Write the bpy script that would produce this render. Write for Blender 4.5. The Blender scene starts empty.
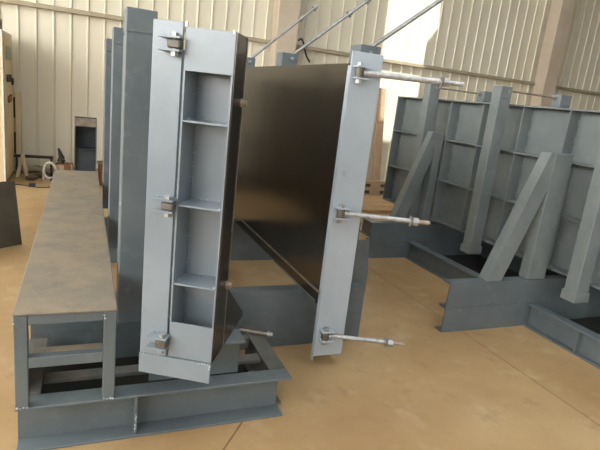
import bpy, bmesh, math, random
from mathutils import Vector, Matrix
random.seed(4)
R = math.radians
scene = bpy.context.scene
col = scene.collection

# ---------------------------------------------------------------- camera
CAM_H = 1.6
YAW, PITCH, ROLL, FPX = R(23.7385), R(13.7978), R(-6.5762), 513.3
fwd = Vector((math.sin(YAW)*math.cos(PITCH), math.cos(YAW)*math.cos(PITCH), -math.sin(PITCH)))
rgt = Vector((math.cos(YAW), -math.sin(YAW), 0))
dwn = fwd.cross(rgt)
c_, s_ = math.cos(ROLL), math.sin(ROLL)
r2 = c_*rgt + s_*dwn
d2 = -s_*rgt + c_*dwn
cam_d = bpy.data.cameras.new('camera'); cam = bpy.data.objects.new('camera', cam_d); col.objects.link(cam)
cam_d.sensor_width = 36.0; cam_d.lens = FPX/600*36.0; cam_d.clip_start = .05; cam_d.clip_end = 200
m = Matrix((( r2.x, -d2.x, -fwd.x, 0), (r2.y, -d2.y, -fwd.y, 0), (r2.z, -d2.z, -fwd.z, CAM_H), (0, 0, 0, 1)))
cam.matrix_world = m
scene.camera = cam

# ---------------------------------------------------------------- world, sun, exposure
w = bpy.data.worlds.new('sky'); scene.world = w; w.use_nodes = True
bg = w.node_tree.nodes['Background']; bg.inputs[0].default_value = (.72, .84, 1, 1); bg.inputs[1].default_value = 3.0
SUN_EL, SUN_AZ = R(52), R(12)          # sun stands behind the camera, shining toward +Y
sun_dir = Vector((math.sin(SUN_AZ)*math.cos(SUN_EL), math.cos(SUN_AZ)*math.cos(SUN_EL), -math.sin(SUN_EL)))
sd = bpy.data.lights.new('sun', 'SUN'); sd.energy = 11.0; sd.angle = R(.6); sd.color = (.97, .98, 1)
sun = bpy.data.objects.new('sun', sd); col.objects.link(sun); sun.location = (0, -20, 30)
sun.rotation_euler = sun_dir.to_track_quat('-Z', 'Y').to_euler()
SKY_EMIT = 9.0        # milky roof lights
WIN_EMIT = 6.5        # high windows behind the camera
SIDE_EMIT = 20.0      # tall windows in the left side wall
vs = scene.view_settings
vs.view_transform = 'Standard'; vs.look = 'None'; vs.gamma = 1; vs.use_curve_mapping = False; vs.exposure = -0.72

# ---------------------------------------------------------------- materials
def srgb(r, g, b):
    f = lambda c: ((c/255)/12.92 if c/255 <= .04045 else ((c/255+.055)/1.055)**2.4)
    return (f(r), f(g), f(b), 1)
def mat(name, c1, c2=None, scale=4, rough=.5, metal=0, bump=0, bscale=60, detail=5, stretch=(1,1,1), lo=.35, hi=.65, rvar=0, spec=.5):
    mt = bpy.data.materials.new(name); mt.use_nodes = True
    nt = mt.node_tree; b = nt.nodes['Principled BSDF']
    b.inputs['Roughness'].default_value = rough; b.inputs['Metallic'].default_value = metal
    b.inputs['Specular IOR Level'].default_value = spec
    b.inputs['Base Color'].default_value = c1
    if c2 or bump or rvar:
        tc = nt.nodes.new('ShaderNodeNewGeometry'); mp = nt.nodes.new('ShaderNodeMapping'); mp.inputs['Scale'].default_value = stretch
        nt.links.new(tc.outputs['Position'], mp.inputs['Vector'])
    if c2 or rvar:
        n = nt.nodes.new('ShaderNodeTexNoise'); n.inputs['Scale'].default_value = scale; n.inputs['Detail'].default_value = detail
        n.inputs['Roughness'].default_value = .62
        nt.links.new(mp.outputs[0], n.inputs['Vector'])
        rp = nt.nodes.new('ShaderNodeValToRGB'); rp.color_ramp.elements[0].position = lo; rp.color_ramp.elements[1].position = hi
        rp.color_ramp.elements[0].color = c1; rp.color_ramp.elements[1].color = c2 or c1
        nt.links.new(n.outputs['Fac'], rp.inputs['Fac'])
        if c2: nt.links.new(rp.outputs['Color'], b.inputs['Base Color'])
        if rvar:
            mr = nt.nodes.new('ShaderNodeMapRange'); mr.inputs['To Min'].default_value = rough-rvar; mr.inputs['To Max'].default_value = rough+rvar
            nt.links.new(n.outputs['Fac'], mr.inputs['Value']); nt.links.new(mr.outputs[0], b.inputs['Roughness'])
    if bump:
        n2 = nt.nodes.new('ShaderNodeTexNoise'); n2.inputs['Scale'].default_value = bscale; n2.inputs['Detail'].default_value = 3
        nt.links.new(mp.outputs[0], n2.inputs['Vector'])
        bp = nt.nodes.new('ShaderNodeBump'); bp.inputs['Strength'].default_value = bump; bp.inputs['Distance'].default_value = .01
        nt.links.new(n2.outputs['Fac'], bp.inputs['Height']); nt.links.new(bp.outputs[0], b.inputs['Normal'])
    return mt
def emit(name, c, s):
    mt = bpy.data.materials.new(name); mt.use_nodes = True; nt = mt.node_tree; nt.nodes.clear()
    o = nt.nodes.new('ShaderNodeOutputMaterial'); e = nt.nodes.new('ShaderNodeEmission')
    e.inputs[0].default_value = c; e.inputs[1].default_value = s; nt.links.new(e.outputs[0], o.inputs[0]); return mt
M = {}
M['paint_light'] = mat('fresh_grey_paint', srgb(156,167,177), srgb(167,178,187), scale=3, rough=.3, bump=.04, bscale=40, rvar=.06, spec=.8)
M['paint_door'] = mat('door_grey_paint', srgb(111,122,131), srgb(123,134,142), scale=3, rough=.3, bump=.04, bscale=40, rvar=.06, spec=.8)
M['paint'] = mat('grey_paint', srgb(86,95,99), srgb(99,108,111), scale=3, rough=.42, bump=.05, bscale=40, rvar=.06)
M['paint_dust'] = mat('dusty_grey_paint', srgb(82,85,83), srgb(100,96,87), scale=9, rough=.6, bump=.05, bscale=80)
M['skin'] = mat('oiled_form_steel', srgb(78,74,68), srgb(94,88,80), scale=2.2, rough=.2, metal=.85, bump=.03, bscale=6, rvar=.06, spec=.65, stretch=(1,1,.4))
M['edge'] = mat('bare_edge_steel', srgb(150,142,132), srgb(120,104,90), scale=12, rough=.4, metal=.4)
M['weld'] = mat('weld_bead', srgb(190,198,202), srgb(150,158,162), scale=60, rough=.45, bump=.4, bscale=300)
M['zinc'] = mat('zinc_steel', srgb(178,179,178), srgb(146,146,144), scale=30, rough=.35, metal=.6, bump=.1, bscale=150)
M['zinc_dull'] = mat('dull_bronze_steel', srgb(110,106,96), srgb(88,84,78), scale=40, rough=.5, metal=.4)
M['rust'] = mat('rusty_steel', srgb(134,122,108), srgb(164,150,134), scale=40, rough=.6, metal=.3)
M['bench_top'] = mat('dusty_checker_plate', srgb(118,111,98), srgb(140,126,104), scale=5, rough=.62, bump=.15, bscale=90, lo=.38, hi=.68)
M['floor'] = mat('tan_floor', srgb(156,125,85), srgb(182,155,113), scale=.9, rough=.40, bump=.06, bscale=14, detail=9, lo=.34, hi=.68, rvar=.12)
def add_stains(mt, c, scale, lo, hi, amount, detail=6):
    nt = mt.node_tree; b = nt.nodes['Principled BSDF']; src = b.inputs['Base Color'].links[0].from_socket
    g = nt.nodes.new('ShaderNodeNewGeometry'); n = nt.nodes.new('ShaderNodeTexNoise'); n.inputs['Scale'].default_value = scale
    n.inputs['Detail'].default_value = detail; n.inputs['Roughness'].default_value = .7
    nt.links.new(g.outputs['Position'], n.inputs['Vector'])
    mr = nt.nodes.new('ShaderNodeMapRange'); mr.inputs['From Min'].default_value = lo; mr.inputs['From Max'].default_value = hi; mr.inputs['To Max'].default_value = amount
    nt.links.new(n.outputs['Fac'], mr.inputs['Value'])
    mx = nt.nodes.new('ShaderNodeMix'); mx.data_type = 'RGBA'; mx.inputs['B'].default_value = c
    nt.links.new(mr.outputs[0], mx.inputs['Factor']); nt.links.new(src, mx.inputs['A']); nt.links.new(mx.outputs['Result'], b.inputs['Base Color'])
add_stains(M['floor'], srgb(196,178,146), 3.4, .54, .72, .5, 9)
add_stains(M['floor'], srgb(112,84,56), 5.5, .56, .74, .45, 9)
M['paint_old'] = mat('older_grey_paint', srgb(108,116,117), srgb(121,128,128), scale=4, rough=.45, bump=.05, bscale=40, rvar=.06)
add_stains(M['paint_old'], srgb(138,142,140), 9, .56, .75, .5)
add_stains(M['paint'], srgb(122,128,128), 11, .56, .75, .5)
add_stains(M['bench_top'], srgb(92,92,88), 6, .50, .70, .6, 9)
M['joint'] = mat('floor_joint', srgb(134,105,70), srgb(120,94,64), scale=20, rough=.8)
M['sheet'] = mat('cream_wall_sheet', srgb(226,220,199), srgb(218,211,189), scale=1.3, rough=.5, stretch=(1,1,.3))
M['seam'] = mat('wall_rib', srgb(214,202,172), srgb(205,192,160), scale=3, rough=.5)
M['trim'] = mat('shaded_wall_rail', srgb(172,160,134), srgb(160,148,122), scale=5, rough=.5)  # rail tone darkened so its shading sits in the colour
M['column'] = mat('column_primer', srgb(206,192,172), srgb(192,176,154), scale=2, rough=.6)
M['ceil'] = mat('roof_sheet', srgb(150,148,142), rough=.7)
M['wood'] = mat('pale_timber', srgb(184,160,130), srgb(162,136,106), scale=6, rough=.7, stretch=(1,1,12), bump=.1, bscale=60)
M['wood_h'] = mat('pale_timber_planks', srgb(200,168,126), srgb(170,134,94), scale=7, rough=.7, stretch=(1.2,9,9), bump=.1, bscale=60)
M['card'] = mat('faded_board', srgb(202,184,160), srgb(186,164,138), scale=5, rough=.8, stretch=(6,6,.6))
M['cab'] = mat('cabinet_cream', srgb(214,196,160), srgb(202,182,146), scale=3, rough=.5)
M['dark'] = mat('dark_plastic', srgb(44,42,40), srgb(58,54,50), scale=12, rough=.5)
M['plate'] = mat('dark_raw_plate', srgb(72,67,57), srgb(86,80,69), scale=5, rough=.55, bump=.05)
M['deep'] = mat('deep_blue_steel', srgb(44,52,58), srgb(54,62,68), scale=5, rough=.45)
M['white'] = mat('off_white', srgb(226,222,212), srgb(210,204,192), scale=14, rough=.6)
M['brown'] = mat('brown_card', srgb(150,108,76), srgb(132,92,62), scale=8, rough=.8)
M['cable'] = mat('black_cable', srgb(40,38,36), rough=.5)
M['grime'] = mat('greasy_scrap', srgb(96,78,60), srgb(70,60,50), scale=14, rough=.7)
M['meter'] = mat('meter_glass', srgb(120,128,116), srgb(140,146,132), scale=9, rough=.2)
M['red'] = mat('brown_red_knob', srgb(120,66,40), rough=.4)
M['skylight'] = emit('roof_light_panel', (.93, .97, 1, 1), SKY_EMIT)
M['winlight'] = emit('window_daylight', (.95, .975, 1, 1), WIN_EMIT)
M['sidelight'] = emit('side_window_daylight', (1, .985, .96, 1), SIDE_EMIT)

# ---------------------------------------------------------------- builders
ORIG = {}
def thing(name, label, cat, loc=(0,0,0), rz=0, group=None, local=False):
    o = bpy.data.objects.new(name, None); col.objects.link(o); o.empty_display_size = .1
    o.location = loc; o.rotation_euler = (0, 0, rz)
    o['label'] = label; o['category'] = cat
    if group: o['group'] = group
    ORIG[o.name] = Vector((0,0,0)) if local else Vector(loc)
    return o
class B:
    def __init__(s): s.bm = bmesh.new()
    def box(s, x0, x1, y0, y1, z0, z1, bev=0):
        vs_ = [s.bm.verts.new((x, y, z)) for z in (z0, z1) for y in (y0, y1) for x in (x0, x1)]
        fs = [s.bm.faces.new([vs_[i] for i in f]) for f in ((0,2,3,1), (4,5,7,6), (0,1,5,4), (2,6,7,3), (0,4,6,2), (1,3,7,5))]
        if bev:
            es = {e for f in fs for e in f.edges}
            bmesh.ops.bevel(s.bm, geom=list(es), offset=bev, segments=1, affect='EDGES')
        return s
    def cyl(s, a, b, r, n=12, r1=None):
        a = Vector(a); b = Vector(b); d = b-a; L = d.length; q = d.to_track_quat('Z', 'Y')
        r1 = r if r1 is None else r1
        ra = [s.bm.verts.new(a + q @ Vector((r*math.cos(2*math.pi*i/n), r*math.sin(2*math.pi*i/n), 0))) for i in range(n)]
        rb = [s.bm.verts.new(b + q @ Vector((r1*math.cos(2*math.pi*i/n), r1*math.sin(2*math.pi*i/n), 0))) for i in range(n)]
        for i in range(n): s.bm.faces.new([ra[i], ra[(i+1)%n], rb[(i+1)%n], rb[i]])
        s.bm.faces.new(ra[::-1]); s.bm.faces.new(rb); return s
    def prism(s, pts, ax, t0, t1):
        # polygon in the plane of the two other axes, pushed along ax
        def P(p, t): 
            return {'x': (t, p[0], p[1]), 'y': (p[0], t, p[1]), 'z': (p[0], p[1], t)}[ax]
        a = [s.bm.verts.new(P(p, t0)) for p in pts]; b = [s.bm.verts.new(P(p, t1)) for p in pts]; n = len(pts)
        s.bm.faces.new(a[::-1]); s.bm.faces.new(b)
        for i in range(n): s.bm.faces.new([a[i], a[(i+1)%n], b[(i+1)%n], b[i]])
        return s
    def blob(s, c, r, sub=1):
        bmesh.ops.create_icosphere(s.bm, subdivisions=sub, radius=r, matrix=Matrix.Translation(c)); return s
    def beads(s, a, b, step=.012, r=.004, jit=.002):
        a = Vector(a); b = Vector(b); n = max(1, int((b-a).length/step))
        for i in range(n):
            p = a.lerp(b, (i+.5)/n) + Vector([random.uniform(-jit, jit) for _ in range(3)])
            bmesh.ops.create_icosphere(s.bm, subdivisions=1, radius=r*random.uniform(.7, 1.4), matrix=Matrix.Translation(p))
        return s
    def tube(s, pts, r, n=8):
        pts = [Vector(p) for p in pts]; rings = []
        for i, p in enumerate(pts):
            d = (pts[min(i+1, len(pts)-1)] - pts[max(i-1, 0)]).normalized(); q = d.to_track_quat('Z', 'Y')
            rings.append([s.bm.verts.new(p + q @ Vector((r*math.cos(2*math.pi*k/n), r*math.sin(2*math.pi*k/n), 0))) for k in range(n)])
        for a, b in zip(rings, rings[1:]):
            for k in range(n): s.bm.faces.new([a[k], a[(k+1)%n], b[(k+1)%n], b[k]])
        s.bm.faces.new(rings[0][::-1]); s.bm.faces.new(rings[-1]); return s
    def make(s, name, mt, parent=None, smooth=False, label=None):
        bmesh.ops.recalc_face_normals(s.bm, faces=s.bm.faces[:])
        co = [v.co for v in s.bm.verts]
        lo = Vector([min(c[i] for c in co) for i in range(3)]); hi = Vector([max(c[i] for c in co) for i in range(3)])
        ctr = (lo+hi)/2
        if parent is None: ctr.z = lo.z
        bmesh.ops.translate(s.bm, verts=s.bm.verts[:], vec=-ctr)
        me = bpy.data.meshes.new(name); s.bm.to_mesh(me); s.bm.free()
        if smooth:
            for p in me.polygons: p.use_smooth = True
        me.materials.append(M[mt] if isinstance(mt, str) else mt)
        o = bpy.data.objects.new(name, me); col.objects.link(o)
        if parent is not None:
            o.parent = parent; o.location = ctr - ORIG[parent.name]
        else: o.location = ctr
        ORIG[o.name] = ctr.copy()
        if label: o['label'] = label
        if name == 'weld': o['kind'] = 'stuff'
        return o
def tag(o, label, cat, group=None, kind=None):
    o['label'] = label; o['category'] = cat
    if group: o['group'] = group
    if kind: o['kind'] = kind
    return o
def struct(o, label=None, cat=None):
    o['kind'] = 'structure'
    if label: o['label'] = label
    if cat: o['category'] = cat
    return o
def copy_part(o, name, parent, world):
    c = o.copy(); col.objects.link(c); c.name = name; c.parent = parent
    c.location = Vector(world) - ORIG[parent.name]; ORIG[c.name] = Vector(world); return c

# ---------------------------------------------------------------- the hall
WY = 9.0                     # far wall
XL, XR, YF, ZC = -6.0, 13.5, -9.0, 6.6
fl = struct(B().box(XL, XR, YF, WY+.3, -.12, 0).make('floor', 'floor'), 'dusty tan brown workshop floor', 'floor')
B().box(2.705, 2.710, YF, WY, 0, .0012).make('expansion_joint', 'joint', fl)
B().prism([(.40, 1.70), (.408, 1.695), (.782, 2.172), (1.06, 2.50), (1.052, 2.505), (.774, 2.178)], 'z', 0, .0012).make('floor_crack', 'joint', fl)
wb = struct(B().box(XL, XR, WY+.06, WY+.2, 0, ZC).make('wall_back', 'sheet'), 'cream ribbed metal sheet wall at the back of the hall', 'wall')
PITCH_W = .2375
def sheet_bm():
    b = B()
    pts = [(0, 0), (.204, 0), (.212, -.022), (.228, -.022), (.236, 0), (.236, .02), (0, .02)]
    b.prism(pts, 'z', 0, ZC); return b
proto = None
x = -2.3
while x < 12.6:
    if proto is None:
        b = sheet_bm(); bmesh.ops.translate(b.bm, verts=b.bm.verts[:], vec=(x, WY+.03, 0)); proto = b.make('cladding_sheet', 'sheet', wb)
        pw = ORIG[proto.name].copy(); px0 = x
    else:
        copy_part(proto, 'cladding_sheet', wb, (pw.x + x - px0, pw.y, pw.z))
    x += PITCH_W
# girts across the sheets
def girt(z, x0, x1, n):
    struct(B().prism([(WY-.085, z-.03), (WY+.01, z-.03), (WY+.01, z+.03), (WY-.07, z+.03), (WY-.085, z+.02)], 'x', x0, x1).make('trim_%d' % n, 'trim'),
           'thin cream rail running along the back wall', 'trim')
girt(2.48, XL, XR, 1); girt(4.6, XL, XR, 2); girt(.08, XL, XR, 3)
def column(x0, x1, n, label):
    b = B().box(x0, x1, WY-.34, WY-.04, 0, ZC, .01)
    return struct(b.make('trim_%d' % n, 'column'), label, 'column')
column(2.98, 3.36, 4, 'pinkish steel column on back wall behind the black panel')
column(9.15, 9.52, 5, 'wide pinkish steel column on back wall at the right')
wl = B(); wl.box(XL-.2, XL, YF, WY+.2, 0, 1.9); wl.box(XL-.2, XL, YF, WY+.2, 5.4, ZC)
SW = [(-7.6, -4.4), (-3.6, -.4), (.4, 3.6), (4.4, 7.6)]
for a, c in zip([YF]+[q_[1] for q_ in SW], [q_[0] for q_ in SW]+[WY+.2]): wl.box(XL-.2, XL, a, c, 1.9, 5.4)
struct(wl.make('wall_left', 'sheet'), 'cream side wall with tall windows left of the view', 'wall')
for i, (a, c) in enumerate(SW):
    struct(B().box(XL-.12, XL-.10, a, c, 1.9, 5.4).make('window_%d' % (i+20), 'sidelight'), 'tall daylight window in the left side wall', 'window')
struct(B().box(XR, XR+.2, YF, WY+.2, 0, ZC).make('wall_right', 'plate'), 'grey side wall out of view on the right', 'wall')
# wall behind the camera with a band of tall windows
wf = B(); wf.box(XL, XR, YF-.2, YF, 0, 2.5); wf.box(XL, XR, YF-.2, YF, 3.7, ZC)
NW = 6; step = (XR-XL)/NW
for i in range(NW+1):
    xx = XL + i*step; wf.box(max(XL, xx-.35), min(XR, xx+.35), YF-.2, YF, 2.5, 3.7)
struct(wf.make('wall_front', 'ceil'), 'grey wall with a band of windows behind the camera', 'wall')
for i in range(NW):
    x0 = XL + i*step + .35; x1 = XL + (i+1)*step - .35
    struct(B().box(x0, x1, YF-.12, YF-.10, 2.5, 3.7).make('window_%d' % (i+1), 'winlight'), 'wide daylight window behind the camera', 'window')
# roof: sheets with one open roof hatch (sunlight) and milky roof lights
def back_to_roof(p):
    t = (ZC - p[2]) / -sun_dir.z; return (p[0] - sun_dir.x*t, p[1] - sun_dir.y*t)
hA = back_to_roof((4.75, WY, 4.4)); hB = back_to_roof((6.25, WY, 1.2))
HX0, HX1, HY0, HY1 = 0, 0, hB[1], hA[1]
# hatch is a slanted quad so that its light falls as an upright patch on the wall
q = [back_to_roof((5.30, WY, 1.0)), back_to_roof((6.18, WY, 1.0)), back_to_roof((6.22, WY, 2.95)), back_to_roof((6.45, WY, 3.3)), back_to_roof((6.32, WY, 4.6)), back_to_roof((5.22, WY, 4.6))]
bm = bmesh.new()
outer = [(XL, YF), (XR, YF), (XR, WY+.2), (XL, WY+.2)]
vo = [bm.verts.new((a, b, ZC)) for a, b in outer]; vi = [bm.verts.new((a, b, ZC)) for a, b in q]
eo = [bm.edges.new((vo[i], vo[(i+1) % 4])) for i in range(4)]; ei = [bm.edges.new((vi[i], vi[(i+1) % len(vi)])) for i in range(len(vi))]
bmesh.ops.triangle_fill(bm, use_beauty=True, edges=eo+ei)
rb = B(); rb.bm.free(); rb.bm = bm
struct(rb.make('ceiling', 'ceil'), 'grey sheet roof with an open hatch above the back wall', 'ceiling')
k = 7
for x0, yr_ in ((-.8, ((-7.5, -3.2), (-2.2, 1.4))), (2.3, ((-7.5, -3.2), (-2.2, 4.8)))):
    for y0, y1 in yr_:
        struct(B().box(x0, x0+1.3, y0, y1, ZC-.03, ZC-.01).make('window_%d' % k, 'skylight'), 'milky roof light panel', 'window'); k += 1

# ---------------------------------------------------------------- left base frame
bf = thing('base_frame', 'low grey steel base frame carrying the bench and the end door', 'base frame', (.37, 2.5, 0))
X0, X1 = -.25, .995
def ibeam_x(parent, name, x0, x1, y, h=.22, fl=.10, tw=.008, tf=.012, cut=0, mt='paint'):
    """I-beam along X whose web stands at y; flanges reach fl/2 to either side"""
    b = B().box(x0, x1, y-fl/2, y+fl/2, h-tf, h, .002).box(x0, x1-cut, y-fl/2, y+fl/2, 0, tf, .002).box(x0, x1-cut, y-tw/2, y+tw/2, tf, h-tf)
    return b.make(name, mt, parent)
fb = B().box(X0, X1, 2.138, 2.236, .208, .22, .002).box(X0, X1-.03, 2.138, 2.236, 0, .012, .002).box(X0, X1-.04, 2.228, 2.236, .012, .208).make('front_beam', 'paint', bf)
B().box(.230, .242, 2.150, 2.227, .012, .208).make('stiffener', 'paint', fb)
B().beads((.236, 2.148, .02), (.236, 2.148, .12)).make('weld', 'weld', fb, label='pale weld bead')
B().beads((X0+.02, 2.224, .015), (X1-.05, 2.224, .015), step=.03, r=.002).make('weld', 'paint_dust', fb)
def rail_y(parent, x, y0, y1, h=.22, fl=.09, mt='paint_dust', name='side_rail'):
    b = B().box(x-fl/2, x+fl/2, y0, y1, h-.012, h, .002).box(x-fl/2, x+fl/2, y0, y1, 0, .012, .002).box(x-.004, x+.004, y0, y1, .012, h-.012)
    return b.make(name, mt, parent)
rail_y(bf, .950, 2.242, 2.775); rail_y(bf, -.205, 2.242, 2.775);
B().box(-.158, .903, 2.37, 2.44, .185, .205, .002).make('rung', 'paint_dust', bf)
B().box(.55, .903, 2.60, 2.66, .15, .215, .002).make('rung', 'paint_dust', bf)
B().box(X0+.05, .904, 2.242, 2.856, .013, .019).make('added_dark_sheet', 'skin', bf, label='dark sheet added to blacken the frame gaps')  # thin dark sheet, added so the gaps between rails go black
# pedestal under the door
pd_ = B().box(.30, .735, 2.245, 2.255, .222, .392).box(.30, .735, 2.335, 2.345, .222, .392).make('pedestal', 'paint', bf)
B().box(.29, .757, 2.215, 2.36, .393, .403, .002).make('pedestal_top', 'paint', pd_)
# double-height cross beams (two sections welded on top of each other)
def cross_beam(parent, x0, x1, y, lo=True, hi=True):
    for on, z0, nm in ((lo, 0, 'lower_beam'), (hi, .2, 'upper_beam')):
        if not on: continue
        o = B().box(x0, x1, y, y+.010, z0+.001, z0+.199).box(x0, x1, y+.0101, y+.085, z0+.001, z0+.011).box(x0, x1, y+.0101, y+.085, z0+.189, z0+.199).make(nm, 'paint', parent)
    if lo and hi:
        B().beads((x0+.01, y+.001, .2), (x1-.01, y+.001, .2), step=.03, r=.003).make('weld', 'paint_dust', parent)
cross_beam(bf, X0, 1.80, 2.86)
cross_beam(bf, X0, 2.72, 4.6)
# low swing bolt lying on the base rail
sb = B().cyl((.86, 2.66, .245), (1.03, 2.565, .245), .008).make('swing_bolt', 'rust', bf)
B().cyl((1.006, 2.578, .245), (1.016, 2.573, .245), .018, 8).cyl((1.018, 2.571, .245), (1.034, 2.563, .245), .013, 6).make('nut', 'zinc', sb)

# ---------------------------------------------------------------- bench
bn = thing('work_bench', 'long narrow grey steel bench with dusty brown top', 'bench', (-.055, 3.8, .22))
ZT = .652
B().box(-.25, .142, 2.128, 5.55, ZT-.008, ZT, .002).make('bench_top', 'bench_top', bn, label='dusty brown steel plate top')
def leg(x, y, nm='leg'):
    o = B().box(x, x+.05, y, y+.05, .222, ZT-.009, .003).make(nm, 'paint', bn); return o
for y in (2.134, 3.8, 5.48):
    for xx in (-.248, .090): 
        if y > 2.2: leg(xx, y)
for xx in (-.248, .090):
    o = leg(xx, 2.134)
    B().beads((xx, 2.134, .225), (xx+.05, 2.134, .225), r=.005).beads((xx, 2.134, ZT-.02), (xx+.004, 2.132, ZT-.05), r=.004).make('weld', 'weld', o)
B().box(-.197, .089, 2.136, 2.176, ZT-.053, ZT-.010, .002).make('top_rail', 'paint', bn)
B().box(-.197, .089, 2.136, 2.176, .405, .452, .002).make('middle_rail', 'paint', bn)
B().box(-.19, .089, 2.177, 2.225, .440, .452, .001).make('step_plate', 'bench_top', bn, label='small dusty inner shelf plate')
B().box(-.249, -.242, 2.27, 2.52, .222, ZT-.052).make('side_plate', 'paint_dust', bn)
for xx in (-.235, .10):
    B().box(xx, xx+.04, 2.19, 5.5, ZT-.05, ZT-.009).make('long_rail', 'paint', bn)

# ---------------------------------------------------------------- a ribbed mould wall seen from behind / front
def form_wall(root, xs, sgn, y0, y1, z0, z1, rib_ys, rib_zs, depth=.12, skin='skin', paint='paint'):
    """skin sheet at xs; ribs stand off the skin towards sgn"""
    xa, xb = sorted((xs, xs - sgn*.008)); B().box(xa, xb, y0, y1, z0, z1).make('face_sheet', skin, root)
    xr0, xr1 = sorted((xs + sgn*.0005, xs + sgn*depth))
    back = B().box(*sorted((xs+sgn*.0005, xs+sgn*.004)), y0, y1, z0, z1).make('back_sheet', paint, root)
    for yy in rib_ys:
        r = B().box(xr0+.005*(sgn > 0), xr1-.005*(sgn < 0), yy, yy+.012, z0+.002, z1-.002).make('upright_rib', paint, root)
        b = B(); zz = z0+.06
        xw = xs + sgn*.010
        while zz < z1-.05:
            b.beads((xw, yy-.002, zz), (xw, yy-.002, zz+.05), step=.012, r=.0035); zz += .14
        b.make('weld', 'weld', r)
    for a, c in zip(rib_ys, rib_ys[1:]):
        for zz in rib_zs:
            B().box(xr0+.005*(sgn > 0), xr1-.005*(sgn < 0), a+.013, c-.001, zz-.006, zz+.006).make('cross_rib', paint, root)
    for zz in (z0, z1):
        B().box(*sorted((xs+sgn*.005, xs+sgn*(depth+.005))), y0, y1, zz-.012 if zz == z1 else zz-.0, zz if zz == z1 else zz+.012).make('edge_flange', paint, root)

def post(root, xa, xb, y0, y1, z0, zt, zj, capname='cap', paint='paint'):
    o = B().box(xa, xb, y0, y1, z0, zj-.006, .004).make('post', paint, root)
    B().box(xa+.004, xb-.004, y0+.004, y1-.004, zj-.006, zj).box(xa, xb, y0, y1, zj, zt, .004).make(capname, paint, o)
    return o

# left wall (inner face towards the gap)
lw = thing('mould_wall', 'grey steel mould wall with tall posts between bench and end door', 'mould wall', (.35, 4.1, .4))
RY = [2.60, 3.10, 3.57, 4.09, 4.57, 5.10, 5.62, 6.14, 6.66]
form_wall(lw, .50, -1, 2.60, 6.672, .455, 1.76, RY, (.90, 1.34))
for yy in (2.60, 3.74, 4.98):
    p = post(lw, .175, .312, yy, yy+.16, .402 if yy > 2.8 else .36, 1.912, 1.806)
    B().box(.312, .379, yy+.02, yy+.14, 1.55, 1.65).box(.312, .379, yy+.02, yy+.14, .60, .70).make('spacer', 'paint', p)
B().blob((.1745, 2.605, 1.0), .007).blob((.309, 2.600, .95), .006).blob((.309, 2.6, 1.35), .006).make('weld', 'weld', lw)

# ---------------------------------------------------------------- end door
DZ = R(-30.25)
dr = thing('mould_end_door', 'tall grey steel end door with open shelf-like ribs, swung open', 'door', (.2355, 2.092, .37), DZ, local=True)
ORIG[dr.name] = Vector((0, 0, .37))
B().box(0, .118, 0, .012, .463, 1.824, .002).make('hinge_plate', 'paint_door', dr)
B().box(0, .012, .013, .09, .463, 1.824).make('hinge_plate_flange', 'paint_door', dr)
B().box(-.002, .318, -.003, .012, .37, .462, .002).box(-.002, .318, .013, .03, .37, .382).make('bottom_plate', 'paint_door', dr)
B().beads((.0, -.002, .463), (.09, -.002, .463), r=.003).beads((.26, -.003, .458), (.315, -.003, .462), r=.004).beads((.314, -.002, .43), (.314, -.002, .46), r=.004).make('weld', 'weld', dr)
BX0, BX1, BD = .1270, .3185, .15
bxp = B().box(BX0, BX1, .001, .009, 1.652, 1.806, .001).make('upper_plate', 'paint_door', dr)
B().box(BX0, BX1, .001, .009, .467, .627, .001).make('lower_plate', 'paint_door', dr)
B().box(BX0, BX0+.007, .010, BD, .467, 1.806).box(BX0, BX0+.007, -.001, .010, .628, 1.651).make('side_web', 'paint_door', dr)
rw = B().box(BX1-.007, BX1-.0005, .010, BD, .467, 1.806).box(BX1-.007, BX1-.0005, -.001, .010, .628, 1.651).make('side_web', 'paint_door', dr)
B().box(BX1, BX1+.004, .006, BD+.012, .467, 1.806).make('side_sheet', 'skin', dr, label='dark oily steel edge sheet')
B().box(BX1+.0045, BX1+.007, BD+.006, BD+.012, .467, 1.806).make('edge_strip', 'edge', dr)
B().box(BX0+.008, BX1-.008, BD-.006, BD-.001, .467, 1.806).make('back_plate', 'paint_door', dr)
B().box(BX0, BX1+.003, BD, BD+.006, .467, 1.806).make('form_face', 'skin', dr)
B().box(BX0, BX1, .010, BD, 1.800, 1.807).make('top_web', 'paint_door', dr)
for zz in (1.470, 1.137, .803):
    s = B().box(BX0+.008, BX1-.008, .000, BD-.007, zz-.008, zz, .001).make('shelf_rib', 'paint_door', dr)
    B().beads((BX0+.012, .03, zz+.003), (BX0+.012, .07, zz+.003), r=.003).beads((BX0+.05, BD-.011, zz+.003), (BX0+.09, BD-.011, zz+.003), r=.003).beads((BX1-.012, .0, zz+.002), (BX1-.012, .01, zz+.002), r=.005).make('weld', 'weld', s)
wv = B()
for a in (1.60, 1.36, 1.30, 1.24, 1.05, .98, .88, .74, .70): wv.beads((BX0+.010, BD-.012, a), (BX0+.010, BD-.012, a-.035), r=.0035)
wv.make('weld', 'weld', dr)
B().box(BX0-.004, BX0+.006, .0, .012, 1.807, 1.826).box(BX1-.012, BX1-.004, -.001, .010, 1.800, 1.812).make('corner_tab', 'white', dr)
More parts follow.
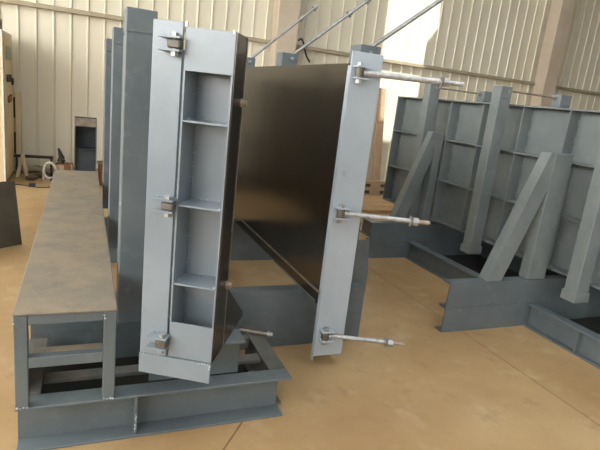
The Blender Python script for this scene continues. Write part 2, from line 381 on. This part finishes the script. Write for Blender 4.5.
# gusset and bolts on the dark side
B().prism([(BD+.014, .467), (.52, .467), (.52, .49), (BD+.014, .75)], 'x', BX1-.002, BX1+.006).make('gusset', 'skin', dr, label='dark triangular gusset plate at the foot')
for zz in (1.555, .775):
    B().cyl((BX1+.0045, BD-.01, zz), (BX1+.028, BD-.01, zz), .013, 12).cyl((BX1+.004, BD-.01, zz), (BX1+.010, BD-.01, zz), .019, 6).make('bolt', 'rust', dr)
def clevis(parent, u, z, s=1.0, gap=.038, wd=.085, dpt=.048):
    """two ears welded to the plate with an eye block and pin between them; the plate face is at y = 0"""
    o = B().box(u-wd/2, u+wd/2, -dpt, -.001, z+gap/2, z+gap/2+.008, .001).box(u-wd/2, u+wd/2, -dpt, -.001, z-gap/2-.008, z-gap/2, .001).make('clevis', 'paint_door', parent)
    yy = -dpt*.55
    B().cyl((u+.016, yy, z-gap/2-.020), (u+.016, yy, z+gap/2+.018), .009, 10).cyl((u+.016, yy, z+gap/2+.009), (u+.016, yy, z+gap/2+.020), .016, 6).cyl((u+.016, yy, z-gap/2-.024), (u+.016, yy, z-gap/2-.009), .016, 6).make('pin', 'zinc', o)
    B().box(u-.008, u+wd/2-.001, -dpt+.004, -.002, z-gap/2+.003, z+gap/2-.003, .005).make('eye_block', 'zinc_dull', o)
    B().beads((u-wd/2, -.003, z+gap/2+.010), (u+wd/2, -.003, z+gap/2+.010), r=.003).make('weld', 'weld', o)
    return o
for u, zz in ((.082, 1.741), (.088, 1.132), (.090, .539)): clevis(dr, u, zz)

# ---------------------------------------------------------------- black-faced wall in the middle
XP, YC = 1.323, 2.573
bw = thing('mould_wall', 'black oily steel mould panel with pale grey end channel and swing bolts', 'mould wall', (1.42, 3.9, .07))
B().box(XP, XP+.008, YC+.006, 5.63, .49, 1.812).make('face_sheet', 'skin', bw, label='glossy black oiled steel face')
B().box(XP-.004, XP+.012, YC+.010, 5.63, .474, .489).make('bottom_lip', 'edge', bw, label='bare bright lower lip')
B().box(XP+.002, XP+.010, YC+.010, 5.63, .40, .473).make('lower_skirt', 'skin', bw)
B().box(XP+.0005, XP+.10, YC+.08, 5.63, .40, .412).make('lower_flange', 'paint', bw)
ch = B().box(XP-.004, 1.512, YC-.006, YC+.004, .075, 1.876, .002).box(1.504, 1.512, YC+.0045, YC+.08, .060, 1.876).box(XP-.004, XP+.001, YC+.0045, YC+.03, .040, 1.80).make('end_channel', 'paint_light', bw, label='pale grey steel end channel')
B().beads((XP+.002, YC-.006, .08), (1.505, YC-.006, .08), step=.05, r=.003).make('weld', 'weld', ch)
B().box(1.513, 1.530, YC+.03, YC+.10, 1.775, 1.865).make('stop_lug', 'plate', ch)
YB = [2.72, 3.10, 3.57, 4.09, 4.57, 5.10, 5.62]
for yy in YB: B().box(XP+.0085, XP+.12, yy, yy+.012, .492, 1.80).make('upright_rib', 'paint', bw)
for a, c in zip(YB, YB[1:]):
    for zz in (.90, 1.34): B().box(XP+.0085, XP+.12, a+.013, c-.001, zz-.006, zz+.006).make('cross_rib', 'paint', bw)
B().box(XP+.0085, XP+.125, YC+.09, 5.63, 1.802, 1.812).make('edge_flange', 'paint', bw)
# posts behind it with bracket tops and tie rods swung up
for i, yy in enumerate((2.70, 3.90, 5.02)):
    p = B().box(1.452, 1.56, yy, yy+.11, .402, 1.80, .003).make('post', 'paint', bw)
    if i == 0:
        bk = B().box(1.41, 1.42, yy-.05, yy+.08, 1.815, 1.925).box(1.42, 1.535, yy-.05, yy-.04, 1.815, 1.925).box(1.42, 1.535, yy+.05, yy+.06, 1.815, 1.925).make('bracket', 'paint', bw)
    else:
        bk = B().box(1.40, 1.41, yy-.02, yy+.11, 1.815, 1.925).box(1.41, 1.53, yy-.02, yy-.01, 1.815, 1.925).box(1.41, 1.56, yy+.09, yy+.10, 1.815, 1.925).make('bracket', 'paint', bw)
    B().cyl((1.47, yy-.06, 1.885), (1.47, yy+.12, 1.885), .012, 8).make('pivot_pin', 'zinc', bk)
    yr = yy+.02
    a = Vector((1.47, yr, 1.895)); d = (Vector((.79, 0, .61)), Vector((.588, 0, .494)), Vector((.583, 0, .535)))[i].normalized()
    L = (1.05, 1.05, .90)[i]
    t = B().cyl(a, a+d*L, .0125, 10).make('tie_rod', 'zinc', bw)
    for f in ((.90, .94), (.58, .76), (.75, .95))[i]:
        B().cyl(a+d*L*f, a+d*(L*f+.03), .021, 6).cyl(a+d*(L*f-.006), a+d*L*f, .028, 12).make('nut', 'zinc', t)
# swing bolts on the end channel
rd = Vector((math.cos(R(23.5)), -math.sin(R(23.5)), 0))
for u, zz, L, nuts in ((1.372, 1.768, .560, (.78, 1.0)), (1.372, .990, .51, (.78, 1.0)), (1.378, .222, .48, (.76, 1.0))):
    cl = B().box(u-.04, u+.044, YC-.058, YC-.007, zz+.026, zz+.034, .001).box(u-.04, u+.044, YC-.058, YC-.007, zz-.034, zz-.026, .001).make('clevis', 'paint_light', bw)
    B().cyl((u-.008, YC-.030, zz-.048), (u-.008, YC-.030, zz+.046), .011, 10).cyl((u-.008, YC-.030, zz+.035), (u-.008, YC-.030, zz+.050), .019, 6).cyl((u-.008, YC-.030, zz-.056), (u-.008, YC-.030, zz-.035), .019, 6).make('pin', 'zinc', cl)
    B().cyl((u-.008, YC-.030, zz-.025), (u-.008, YC-.030, zz+.025), .024, 14).make('eye', 'zinc_dull', cl)
    a = Vector((u-.004, YC-.026, zz))
    rod = B().cyl(a, a+rd*L*.86, (.0155 if zz > 1.5 else .014), 12).cyl(a-rd*.016, a+rd*.03, .017, 8).make('swing_bolt', 'zinc', bw)
    e = a+rd*L*nuts[0]
    B().cyl(e, e+rd*.010, .034, 16, .024).cyl(e+rd*.016, e+rd*.046, .025, 6).make('nut', 'zinc', rod)
    B().cyl(e+rd*.045, a+rd*L, .0125, 12).make('threaded_end', 'rust' if zz < 1.5 else 'zinc', rod)
    B().beads((u-.04, YC-.008, zz+.037), (u+.044, YC-.008, zz+.037), r=.003).make('weld', 'weld', cl)
# curved foot plate beside the cross beam, behind the channel
B().prism([(1.53, .30), (1.845, .29), (1.875, .31), (1.875, .46), (1.86, .56), (1.845, .70), (1.53, .70)], 'y', 2.975, 2.99).make('foot_plate', 'paint', bw)
# ---------------------------------------------------------------- right mould: base frame
rf = thing('base_frame', 'low grey steel base frame under the ribbed wall at the right', 'base frame', (3.4, 3.4, 0))
cross_beam(rf, 2.52, 4.75, 2.85)
cross_beam(rf, 2.86, 4.75, 4.6, lo=True, hi=True)
def rail_rf(y0, y1):
    x = 3.425
    b = B().box(3.345, 3.445, y0, y1, .182, .194, .002).box(3.345, 3.445, y0, y1, 0, .012, .002).box(x-.03, x-.022, y0, y1, .012, .182)
    return b.make('side_rail', 'paint', rf)
r1 = rail_rf(1.2, 2.849); rail_rf(2.951, 4.599); rail_rf(4.701, 5.7)
for yy in (2.36, 1.70): B().box(3.350, 3.394, yy, yy+.012, .013, .181).make('stiffener', 'paint', r1)
for yy in (2.20, 1.55): B().box(3.446, 4.40, yy, yy+.09, .17, .19, .002).make('rung', 'paint_dust', rf)
for a, c in ((1.2, 2.849), (2.951, 4.599)): B().box(3.40, 4.39, a, c, .013, .019).make('added_dark_sheet', 'skin', rf, label='dark sheet added to blacken the frame gaps')  # same added dark sheets, blackening the gaps in this frame
B().box(4.40, 4.50, 1.2, 5.7, 0, .194, .002).make('side_rail', 'paint', rf)

# ---------------------------------------------------------------- right mould: near wall with braces
rw_ = thing('mould_wall', 'grey ribbed mould wall with slanting braces and tall posts at the right', 'mould wall', (3.6, 3.9, .4))
RYR = [2.06, 2.58, 3.08, 3.57, 4.08, 4.57, 5.10, 5.62]
form_wall(rw_, 3.72, -1, 1.9, 5.632, .455, 1.76, RYR, (.90, 1.34), paint='paint_old')
for yy in (2.50, 3.68, 4.72):
    p = post(rw_, 3.40, 3.53, yy, yy+.11, .36, 1.905, 1.80, paint='paint_old')
    B().box(3.385, 3.54, yy-.012, yy+.115, .345, .42, .003).make('foot', 'paint_old', p)
    B().box(3.53, 3.594, yy+.07, yy+.10, .46, 1.70).make('back_web', 'paint_old', p)
    B().cyl((3.40, yy-.014, 1.855), (3.40, yy+.0, 1.855), .001, 6).cyl((3.475, yy-.014, 1.865), (3.475, yy-.001, 1.865), .012, 6).make('bolt', 'zinc', p)
    # thin tie rod across to the far wall
    B().cyl((3.531, yy+.055, 1.872), (4.10, yy+.055, 1.872), .009, 8).make('tie_rod', 'rust', rw_)
for yy, fx, tx, vx0, vx1 in ((2.852, 2.865, 3.235, 3.28, 3.47), (4.602, 3.105, 3.445, 3.50, 3.593)):
    B().box(vx0, vx1, yy, yy+.096, .401, 1.41, .004).make('brace_post', 'paint_old', rw_)
    if vx1 < 3.5: B().box(vx1+.001, 3.594, yy+.085, yy+.095, .46, 1.30).make('back_web', 'paint_old', rw_)
    xe = vx0-.002; ze = .401+(xe-(fx+.145))/(tx-fx)*1.009
    b = B().prism([(fx, .401), (fx+.145, .401), (xe, ze), (xe, 1.41), (tx, 1.41)], 'y', yy, yy+.096)
    br = b.make('slanting_brace', 'paint_old', rw_)
    B().beads((fx-.003, yy+.0, .403), (fx-.003, yy+.096, .403), r=.004).beads((xe+.001, yy, ze), (xe+.001, yy, 1.35), step=.04, r=.003).make('weld', 'paint_dust', br)

# right mould: far wall (its post tops show above the near wall)
fw = thing('mould_wall', 'far grey mould wall whose post tops show above the right ribbed wall', 'mould wall', (4.1, 3.9, .4))
form_wall(fw, 4.00, 1, 1.9, 5.632, .455, 1.74, RYR, (.90, 1.34), paint='paint_old')
for yy in (2.50, 3.68, 4.72):
    p = post(fw, 4.13, 4.27, yy, yy+.11, .401, 1.905, 1.80, paint='paint_old')
    B().cyl((4.09, yy+.055, 1.872), (4.129, yy+.055, 1.872), .018, 6).make('nut', 'zinc', p)

# ---------------------------------------------------------------- things at the back
# timber by the wall
for i, (x0, x1, y, h, mt_, lb) in enumerate((
    (4.80, 5.00, 8.50, 1.50, 'card', 'short faded wooden board leaning on back wall beside pale channel'),
    (5.01, 5.22, 8.58, 1.62, 'card', 'wide faded wooden board between two leaning boards at back wall'),
    (5.18, 5.34, 8.52, 1.98, 'wood', 'tall narrow brown board leaning on back wall'))):
    b = B().box(x0, x1, -.015, .015, 0, h, .002)
    bmesh.ops.rotate(b.bm, verts=b.bm.verts[:], cent=(0, 0, 0), matrix=Matrix.Rotation(R(-9), 3, 'X'))
    bmesh.ops.translate(b.bm, verts=b.bm.verts[:], vec=(0, y, .003))
    tag(b.make('wooden_board', mt_), lb, 'board', 'boards leaning on the back wall')
for i, (x0, y0, z0, lb) in enumerate(((4.2, 6.75, 0, 'pale timber plank lying nearest on the floor behind the moulds'), (4.35, 7.05, 0, 'second pale timber plank lying on floor behind the moulds'),
                     (4.4, 7.35, 0, 'third pale timber plank lying on floor behind the moulds'), (4.5, 7.65, 0, 'pale timber plank lying farthest back near the leaning boards'))):
    tag(B().box(x0-.4, x0+2.2, y0, y0+.27, z0, z0+.045, .003).make('timber_plank', 'wood_h'), lb, 'plank', 'planks on the floor at the back')
bx = thing('timber_block', 'slotted timber block standing before the leaning boards', 'block', (4.78, 8.05, 0))
B().box(4.62, 5.12, 7.98, 8.10, 0, .30, .004).make('block', 'wood', bx)
for xx, zz in ((4.70, .07), (4.70, .19), (5.02, .07), (5.02, .19)): B().box(xx, xx+.10, 7.972, 7.979, zz, zz+.055).make('slot', 'dark', bx)

# tall steel box beyond the bench
tb = thing('steel_box_section', 'dark open steel box section with pale top plate beyond the bench', 'steel box', (.04, 8.1, 0))
B().box(-.11, .185, 8.0, 8.012, .872, .985, .002).make('top_plate', 'edge', tb)
for xx in (-.11, .175): B().box(xx, xx+.01, 8.0, 8.25, 0, .87).make('side_web', 'paint', tb)
B().box(-.11, .185, 8.251, 8.26, 0, .985).make('back_plate', 'deep', tb)
for zz in (.86, .54): B().box(-.099, .174, 8.01, 8.25, zz, zz+.01).make('shelf_rib', 'deep', tb)
B().box(-.099, .174, 8.06, 8.07, .0, .53).make('inner_plate', 'deep', tb)

# electric cabinet
cb = thing('electric_cabinet', 'cream electric cabinet with meters at the left edge', 'cabinet', (-1.25, 8.2, 0))
B().box(-1.62, -.96, 7.86, 8.86, .04, 2.02, .006).make('body', 'cab', cb)
B().box(-1.60, -.98, 7.88, 8.84, 0, .04).make('plinth', 'dark', cb)
B().box(-.975, -.955, 7.845, 7.885, .05, 2.02, .003).make('corner_post', 'white', cb)
B().box(-1.3, -1.0, 7.95, 8.25, 2.021, 2.16, .004).make('top_box', 'plate', cb)
dp_ = B().box(-.959, -.951, 7.98, 8.80, .10, 1.96, .003).make('door', 'cab', cb)
B().box(-.950, -.940, 8.10, 8.62, 1.66, 1.84, .003).make('meter', 'meter', dp_)
for yy, zz, mm in ((8.15, 1.42, 'dark'), (8.40, 1.42, 'dark'), (8.66, 1.37, 'dark'), (8.22, 1.14, 'red'), (8.42, 1.15, 'red')):
    B().cyl((-.950, yy, zz), (-.925, yy, zz), .05, 12).make('knob', mm, dp_)
jb = thing('junction_box', 'dark slotted junction box on cream bracket beside the electric cabinet', 'junction box', (-.85, 8.9, .6))
B().box(-.985, -.935, 8.87, 8.96, .84, 1.14, .004).make('body', 'dark', jb)
B().box(-.934, -.86, 8.87, 8.96, .30, 1.22, .004).make('cover', 'cab', jb)
B().box(-.985, -.935, 8.87, 8.96, .30, .62, .004).make('conduit', 'dark', jb)

# leaning dark plate at the left edge
b = B().box(-1.25, -.56, 0, .014, 0, .59, .001)
bmesh.ops.rotate(b.bm, verts=b.bm.verts[:], cent=(-.56, 0, 0), matrix=Matrix.Rotation(R(-9), 3, 'X'))
bmesh.ops.rotate(b.bm, verts=b.bm.verts[:], cent=(-.56, 0, 0), matrix=Matrix.Rotation(R(38), 3, 'Z'))
bmesh.ops.translate(b.bm, verts=b.bm.verts[:], vec=(0.05, 5.16, .004))
lp = b.make('steel_plate', 'plate'); tag(lp, 'dark raw steel plate leaning at the left edge', 'plate')
sp = thing('plate_stand', 'small dark block propping the leaning steel plate', 'stand', (-1.0, 5.4, 0))
B().box(-.95, -.75, 5.325, 5.42, 0, .35, .004).make('block', 'dark', sp)
B().box(-.95, -.75, 5.43, 5.55, 0, .04, .004).make('foot', 'dark', sp)

# clutter by the wall
tag(B().box(-.95, -.42, 8.72, 8.77, .27, .31, .003).box(-.93, -.90, 8.72, 8.77, .0, .27).box(-.46, -.43, 8.72, 8.77, 0, .27).make('low_rack', 'dark'), 'low dark metal rack against the wall beyond the bench', 'rack')
tag(B().prism([(-.78, 0), (-.73, 0), (-.79, .34), (-.83, .34)], 'y', 8.5, 8.54).prism([(-.92, 0), (-.87, 0), (-.80, .34), (-.835, .34)], 'y', 8.55, 8.58).make('folding_trestle', 'cab'), 'small pale folding trestle beside the electric cabinet', 'trestle')
for i, (xx, yy, s, lb) in enumerate(((-.69, 8.36, .06, 'greasy scrap lump beside the pale trestle'), (-.62, 8.58, .04, 'small greasy scrap lump in the middle of the rack foot'), (-.40, 8.36, .035, 'greasy scrap lump beside the white ring'))):
    b = B(); bmesh.ops.create_icosphere(b.bm, subdivisions=2, radius=s, matrix=Matrix.Translation((xx, yy, s*.55)) @ Matrix.Diagonal((1.5, 1, .6, 1)))
    for v in b.bm.verts: v.co += Vector([random.uniform(-.012, .012) for _ in range(3)]); v.co.z = max(v.co.z, 0)
    tag(b.make('scrap_lump', 'grime'), lb, 'scrap', 'scrap along the wall')
# ring
ring = []
for i in range(21):
    a = 2*math.pi*i/20; ring.append((-.45+.085*math.cos(a), 8.46, .135+.12*math.sin(a)))
rg = B().tube(ring, .018, 8); rg.box(-.55, -.53, 8.45, 8.47, 0, .16)
tag(rg.make('cable_reel_ring', 'white', smooth=False), 'white ring standing on edge at the end of the bench', 'ring')
cbx = thing('cardboard_box', 'brown box standing behind the far end of the bench', 'box', (-.25, 8.6, 0))
B().box(-.38, -.14, 8.5, 8.72, 0, .23, .004).make('carton', 'brown', cbx)
B().box(-.375, -.26, 8.497, 8.50, .02, .22).make('flap', 'card', cbx)
tag(B().cyl((-.31, 8.6, .2465), (-.29, 8.6, .30), .055, 12, .05).cyl((-.29, 8.6, .30), (-.34, 8.6, .46), .045, 12, .012).make('spray_bottle', 'dark'), 'dark pointed bottle standing on the brown box', 'bottle')
tag(B().prism([(-.14, 0), (-.10, 0), (-.15, .25), (-.17, .25)], 'y', 8.45, 8.48).make('wood_strip', 'wood'), 'thin pale strip leaning against the brown box', 'strip')
tag(B().box(.215, .36, 8.15, 8.4, 0, .30, .004).make('wooden_crate', 'brown'), 'brown wooden crate beside the dark steel box section', 'crate')
tag(B().box(.20, .40, 8.2, 8.3, .302, .35, .003).make('wood_offcut', 'wood'), 'pale wood offcut lying on the brown crate', 'offcut')
# cable with plug on the floor
pts = []
for i in range(25):
    t = i/24; pts.append((-.93+.75*t, 7.95-.10*math.sin(3.1*t)+.05*math.sin(9*t), .008))
tag(B().tube(pts, .007, 6).box(-.68, -.60, 7.82, 7.90, 0, .05, .006).make('floor_cable', 'cable'), 'black cable with a plug lying on the floor by the cabinet', 'cable')
# cable hanging on the column
pts = []
for i in range(15):
    t = i/14; pts.append((3.38+.35*t, 8.64+.25*t, 2.55 - .34*t**2 + .05*math.sin(7*t)))
tag(B().tube(pts, .016, 6).make('wall_cable', 'cable'), 'dark cable drooping from the column on the back wall', 'cable')
